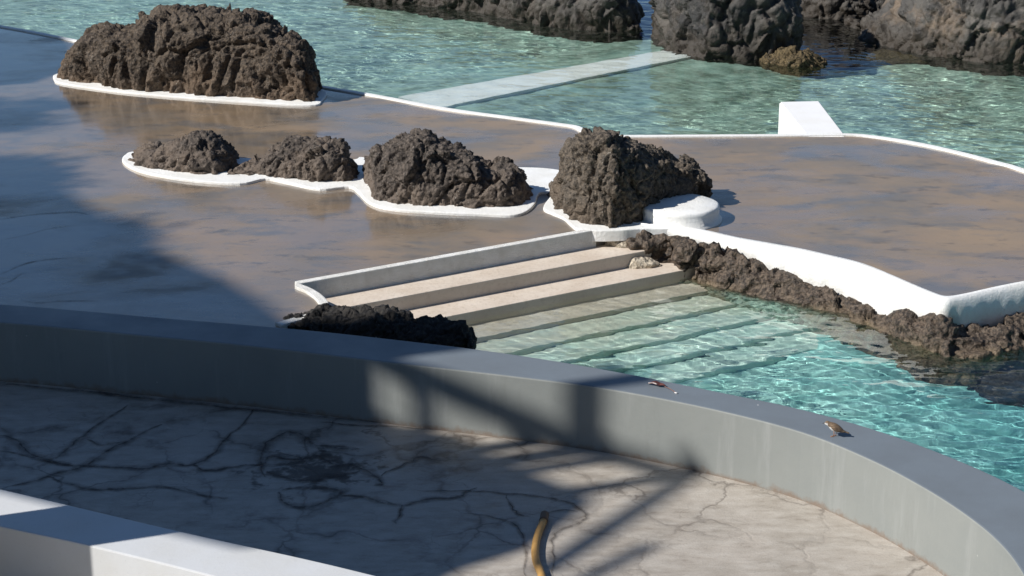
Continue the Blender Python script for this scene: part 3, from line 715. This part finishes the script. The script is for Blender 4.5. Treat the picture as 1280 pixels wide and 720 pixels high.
def wing(sg):
    rings = []
    for x, z, w, h in [(-.042, .088, .002, .003), (-.030, .083, .005, .014), (-.010, .072, .006, .018), (.012, .062, .006, .016), (.034, .052, .004, .010), (.056, .045, .003, .006), (.072, .041, .002, .003)]:
        yb = .0295 if -.03 < x < .02 else (.0225 if x < 0 else .020 - max(0, x - .03) * .25)
        rings.append([(x, sg * (yb + w * math.cos(2 * math.pi * k / 10)), z + h * math.sin(2 * math.pi * k / 10)) for k in range(10)])
    t = NT('wing_feathers'); c = t.mix(t.ramp(t.noise(70, 3, .5, t.map(t.tc, (.4, 1, 2), rot=(0, .4, 0))), [(.4, 0), (.6, 1)]), (.09, .06, .04), (.24, .165, .10))
    t.out(c, .8)
    return put('wing', grid_mesh('wing', rings), bird, [t.m])
wing(1); wing(-1)
for sg in (1, -1):
    bm = bmesh.new(); bmesh.ops.create_uvsphere(bm, u_segments=10, v_segments=8, radius=.0034); bmesh.ops.translate(bm, verts=bm.verts, vec=(-.070, sg * .0148, .103))
    put('eye', from_bm('eye', bm), bird, [plain('eye_black', (.01, .01, .01), .15)])
    l = tube('leg', [(-.006 + sg * .008, sg * .011, .050), (.0 + sg * .008, sg * .012, .026), (-.006 + sg * .008, sg * .012, .004)], [.0035, .002, .002], M_leg, bird, 8)
    for ang in (-.5, 0, .5, 3.1):
        x0 = -.006 + sg * .008; L_ = .02 if ang < 3 else .009
        tube('toe', [(x0, sg * .012, .004), (x0 - L_ * .6 * math.cos(ang), sg * .012 + L_ * .6 * math.sin(ang), .003), (x0 - L_ * math.cos(ang), sg * .012 + L_ * math.sin(ang), .0015)], [.002, .0016, .0008], M_leg, l, 6)
tube('beak', [(-.076, 0, .0965), (-.086, 0, .095), (-.096, 0, .0925)], [.0045, .003, .0006], M_beak, bird, 8)

# ---------------------------------------------------------------- dried leaf with a stem
lp = at(822, 483.5, HW)
lf = empty('dried_leaf', lp); thing(lf, 'curled reddish brown dried leaf with a long stem lying on the grey parapet', 'leaf')
M_leaf = plain('dry_leaf_brown', (.15, .055, .045), .35, .6, 30)
rows = []
a0 = at(810.5, 480.5, HW) - lp; a1 = at(832, 484.5, HW) - lp
ax = (a1 - a0); axn = ax.normalized(); sd = Vector((-axn.y, axn.x, 0))
for i in range(13):
    t = i / 12; w = .030 * math.sin(math.pi * min(1, t * .93 + .05)) ** .8 + .002; r_ = []
    for k in range(9):
        s_ = (k - 4) / 4; p = a0 + ax * t + sd * (w * s_); p.z = .006 + abs(s_) ** 1.6 * w * .55 + .008 * math.sin(t * 5) ** 2; r_.append(tuple(p))
    rows.append(r_)
blade = put('leaf_blade', grid_mesh('leaf_blade', rows, False, False), lf, [M_leaf]); sol = blade.modifiers.new('t', 'SOLIDIFY'); sol.thickness = .002
sp = [at(830, 484, HW) - lp, at(838, 488, HW) - lp, at(845, 492, HW) - lp]
for p, z in zip(sp, (.008, .012, .006)): p.z = z
tube('leaf_stem', crv([tuple(p) for p in sp], 5), .004, plain('leaf_stem', (.22, .13, .11), .6), lf, 8)
e_ = Vector(sp[2]); tube('stem_tip', [tuple(e_ + Vector((-.012, .006, .001))), tuple(e_), tuple(e_ + Vector((.012, -.006, 0)))], [.004, .008, .005], plain('pale_tip', (.7, .68, .66), .5), lf, 8)
tube('leaf_highlight', [tuple(a0 + ax * t + Vector((0, 0, .011 + .008 * math.sin(t * 5) ** 2))) for t in np.linspace(.0, .5, 6)], .006, plain('pale_highlight', (.75, .68, .64), .4), blade, 8)  # white highlight of the blade modelled as a pale strip

# ---------------------------------------------------------------- unseen things placed left of the picture to cast the shade
# (s = sideways across the sunlight, a = along it, measured on the ground)
def sa(s, a, z): return (a * math.cos(SUN_AZ) - s * math.sin(SUN_AZ), a * math.sin(SUN_AZ) + s * math.cos(SUN_AZ), z)
def block(name, prof, a, th, mat, parent=None):      # upright slab with outline prof (s, z), thickness th
    rings = [[sa(s, a, z) for s, z in prof], [sa(s, a - th, z) for s, z in prof]]
    return put(name, grid_mesh(name, rings), parent, [mat], False)
def bar(name, p, q, w, a, mat, parent):
    d = np.array(q) - np.array(p); d /= np.linalg.norm(d); n = np.array([-d[1], d[0]]) * w / 2; p = np.array(p); q = np.array(q)
    return block(name, [tuple(p - n), tuple(q - n), tuple(q + n), tuple(p + n)], a, .08, mat, parent)
A0 = -10.0
def zz_(z, a=-10.0): return z - (a + 16) * math.tan(SUN_EL)          # heights below are given for a = -16
def pr_(p, a=-10.0): return [(s, zz_(z, a) if z > 0 else z) for s, z in p]
A1 = -17.0
M_bld = paint('caster_wall', (.35, .34, .31), .15, .8, .004, 1, False)
M_rail = plain('painted_rail', (.30, .31, .31), .5)
tw = block('shade_tower', pr_([(15.13, -.3), (17.4, -.3), (17.4, 18.9), (15.13, 18.9)]), A0 + .1, 1.6, M_bld)  # unseen tower added for the straight edge of the shade
thing(tw, 'unseen plain tower added left of the terrace to cast its shade', 'building')
lo_ = block('shade_building', pr_([(17.3, -.3), (30.3, -.3), (30.3, 15.0), (26.5, 14.7), (25.85, 15.1), (24.54, 15.6), (22.68, 15.9), (21.16, 16.15), (20.22, 16.45), (19.5, 16.7), (18.0, 16.95), (17.3, 17.8)], A1), A1, 3, M_bld)  # unseen caster, top outline traced back from the deck shade
thing(lo_, 'unseen long building, its roof line shaped to shade the left of the deck', 'building')
b3 = block('shade_block', pr_([(30.32, -.3), (36, -.3), (36, 16.9), (33, 16.8), (31.2, 16.6), (30.32, 16.0)]), A0, 3, M_bld)  # unseen caster added for the shaded far left corner
thing(b3, 'unseen block added to shade the far left corner of the deck', 'building')
sr = block('shade_landing', pr_([(15.2, 14.05), (15.2, 16.9), (14.9, 17.1), (14.6, 17.38), (14.0, 17.5), (13.4, 17.75), (13.0, 17.88), (12.74, 17.65), (12.34, 17.2), (12.2, 16.73), (11.9, 16.28), (12.3, 15.95), (13.5, 15.0)]), A0 + .15, .5, M_bld)  # unseen slab, outline shaped to throw the terrace shade
thing(sr, 'unseen raised landing shaped to shade the terrace, with a painted handrail', 'landing')
def bz(nm, p, q, w): bar(nm, (p[0], zz_(p[1])), (q[0], zz_(q[1])), w, A0, M_rail, sr)
bz('handrail', (15.25, 17.58), (13.1, 18.78), .21)
bz('handrail', (13.3, 18.95), (11.95, 17.3), .15)
bz('handrail', (12.1, 18.1), (11.3, 16.8), .11)
for s_, z0, z1, w in ((13.97, 17.3, 19.4, .24), (14.87, 17.2, 17.9, .13), (14.27, 17.3, 18.1, .2), (13.72, 17.6, 18.5, .16), (13.2, 17.7, 18.7, .16)):
    bz('post', (s_, z0), (s_, z1), w * 1.1)
# a narrow unseen pier, placed to shade a band of the white parapet
pr = block('shade_pier', [(12.32, -.3), (13.04, -.3), (13.04, 3.4), (12.32, 3.4)], -.8, .3, M_bld)
thing(pr, 'narrow unseen pier placed to shade the left end of the white parapet', 'pier')
# trees over the deck's left edge
def tree(loc, h, cr, seed, label):
    rn = random.Random(seed); root = empty('shade_tree', loc); thing(root, label, 'tree')
    tr = tube('trunk', [(0, 0, 0), (.1, .05, h * .4), (.0, .1, h * .8)], [.16, .12, .06], plain('bark', (.12, .09, .06), .9), root, 10)
    bm = bmesh.new()
    for i in range(26):
        v = Vector((rn.gauss(0, 1), rn.gauss(0, 1), rn.gauss(0, .6))); v = v.normalized() * rn.uniform(.3, 1) ** .6
        c = Vector((v.x * cr, v.y * cr, h + v.z * cr * .6))
        for j in range(90):
            p = c + Vector((rn.gauss(0, .22), rn.gauss(0, .22), rn.gauss(0, .14)))
            n = Vector((rn.uniform(-1, 1), rn.uniform(-1, 1), rn.uniform(-.3, 1))).normalized(); u = n.orthogonal().normalized(); w = n.cross(u); s_ = rn.uniform(.05, .09)
            bm.faces.new([bm.verts.new(p + u * s_ * 1.6), bm.verts.new(p + w * s_ * .6), bm.verts.new(p - u * s_ * 1.6), bm.verts.new(p - w * s_ * .6)])
    put('crown', from_bm('crown', bm), root, [plain('leaf_green', (.06, .09, .03), .6)], False)
tree(sa(21.6, A1 + .8, 0), zz_(16.0, A1) - 1.05 - .15, .8, 1, 'bushy tree in front of the long building, nearest the unseen tower')
tree(sa(24.8, A1 + .8, 0), zz_(15.6, A1) - 1.2 - .15, 1.0, 2, 'bushy tree in front of the middle of the long building')
tree(sa(28.4, A1 + .8, 0), zz_(15.9, A1) - 1.25 - .15, 1.0, 3, 'bushy tree between the long building and the far corner block')
# unseen block added behind the camera to cut the ambient light on the walls
hb = empty('sky_blocker', (6, -9, 0)); thing(hb, 'unseen tall block added behind the camera to dim the ambient light', 'sky_blocker')
w_ = prism('wall', [(-16, -9), (40, -9), (40, -19), (-16, -19)], -.3, 24, [M_bld]); w_.parent = hb; w_.matrix_parent_inverse = Matrix.Translation((-6, 9, 0))
M_gl = plain('blocker_glass', (.03, .04, .05), .1)
for fl in range(7):
    for k in range(12):
        x = -13.5 + k * 4.4; z = 1 + fl * 3.2
        g_ = prism('blocker_window', [(x, -8.99), (x, -9.05), (x + 1.8, -9.05), (x + 1.8, -8.99)], z, z + 1.7, [M_gl]); g_.parent = hb; g_.matrix_parent_inverse = Matrix.Translation((-6, 9, 0))
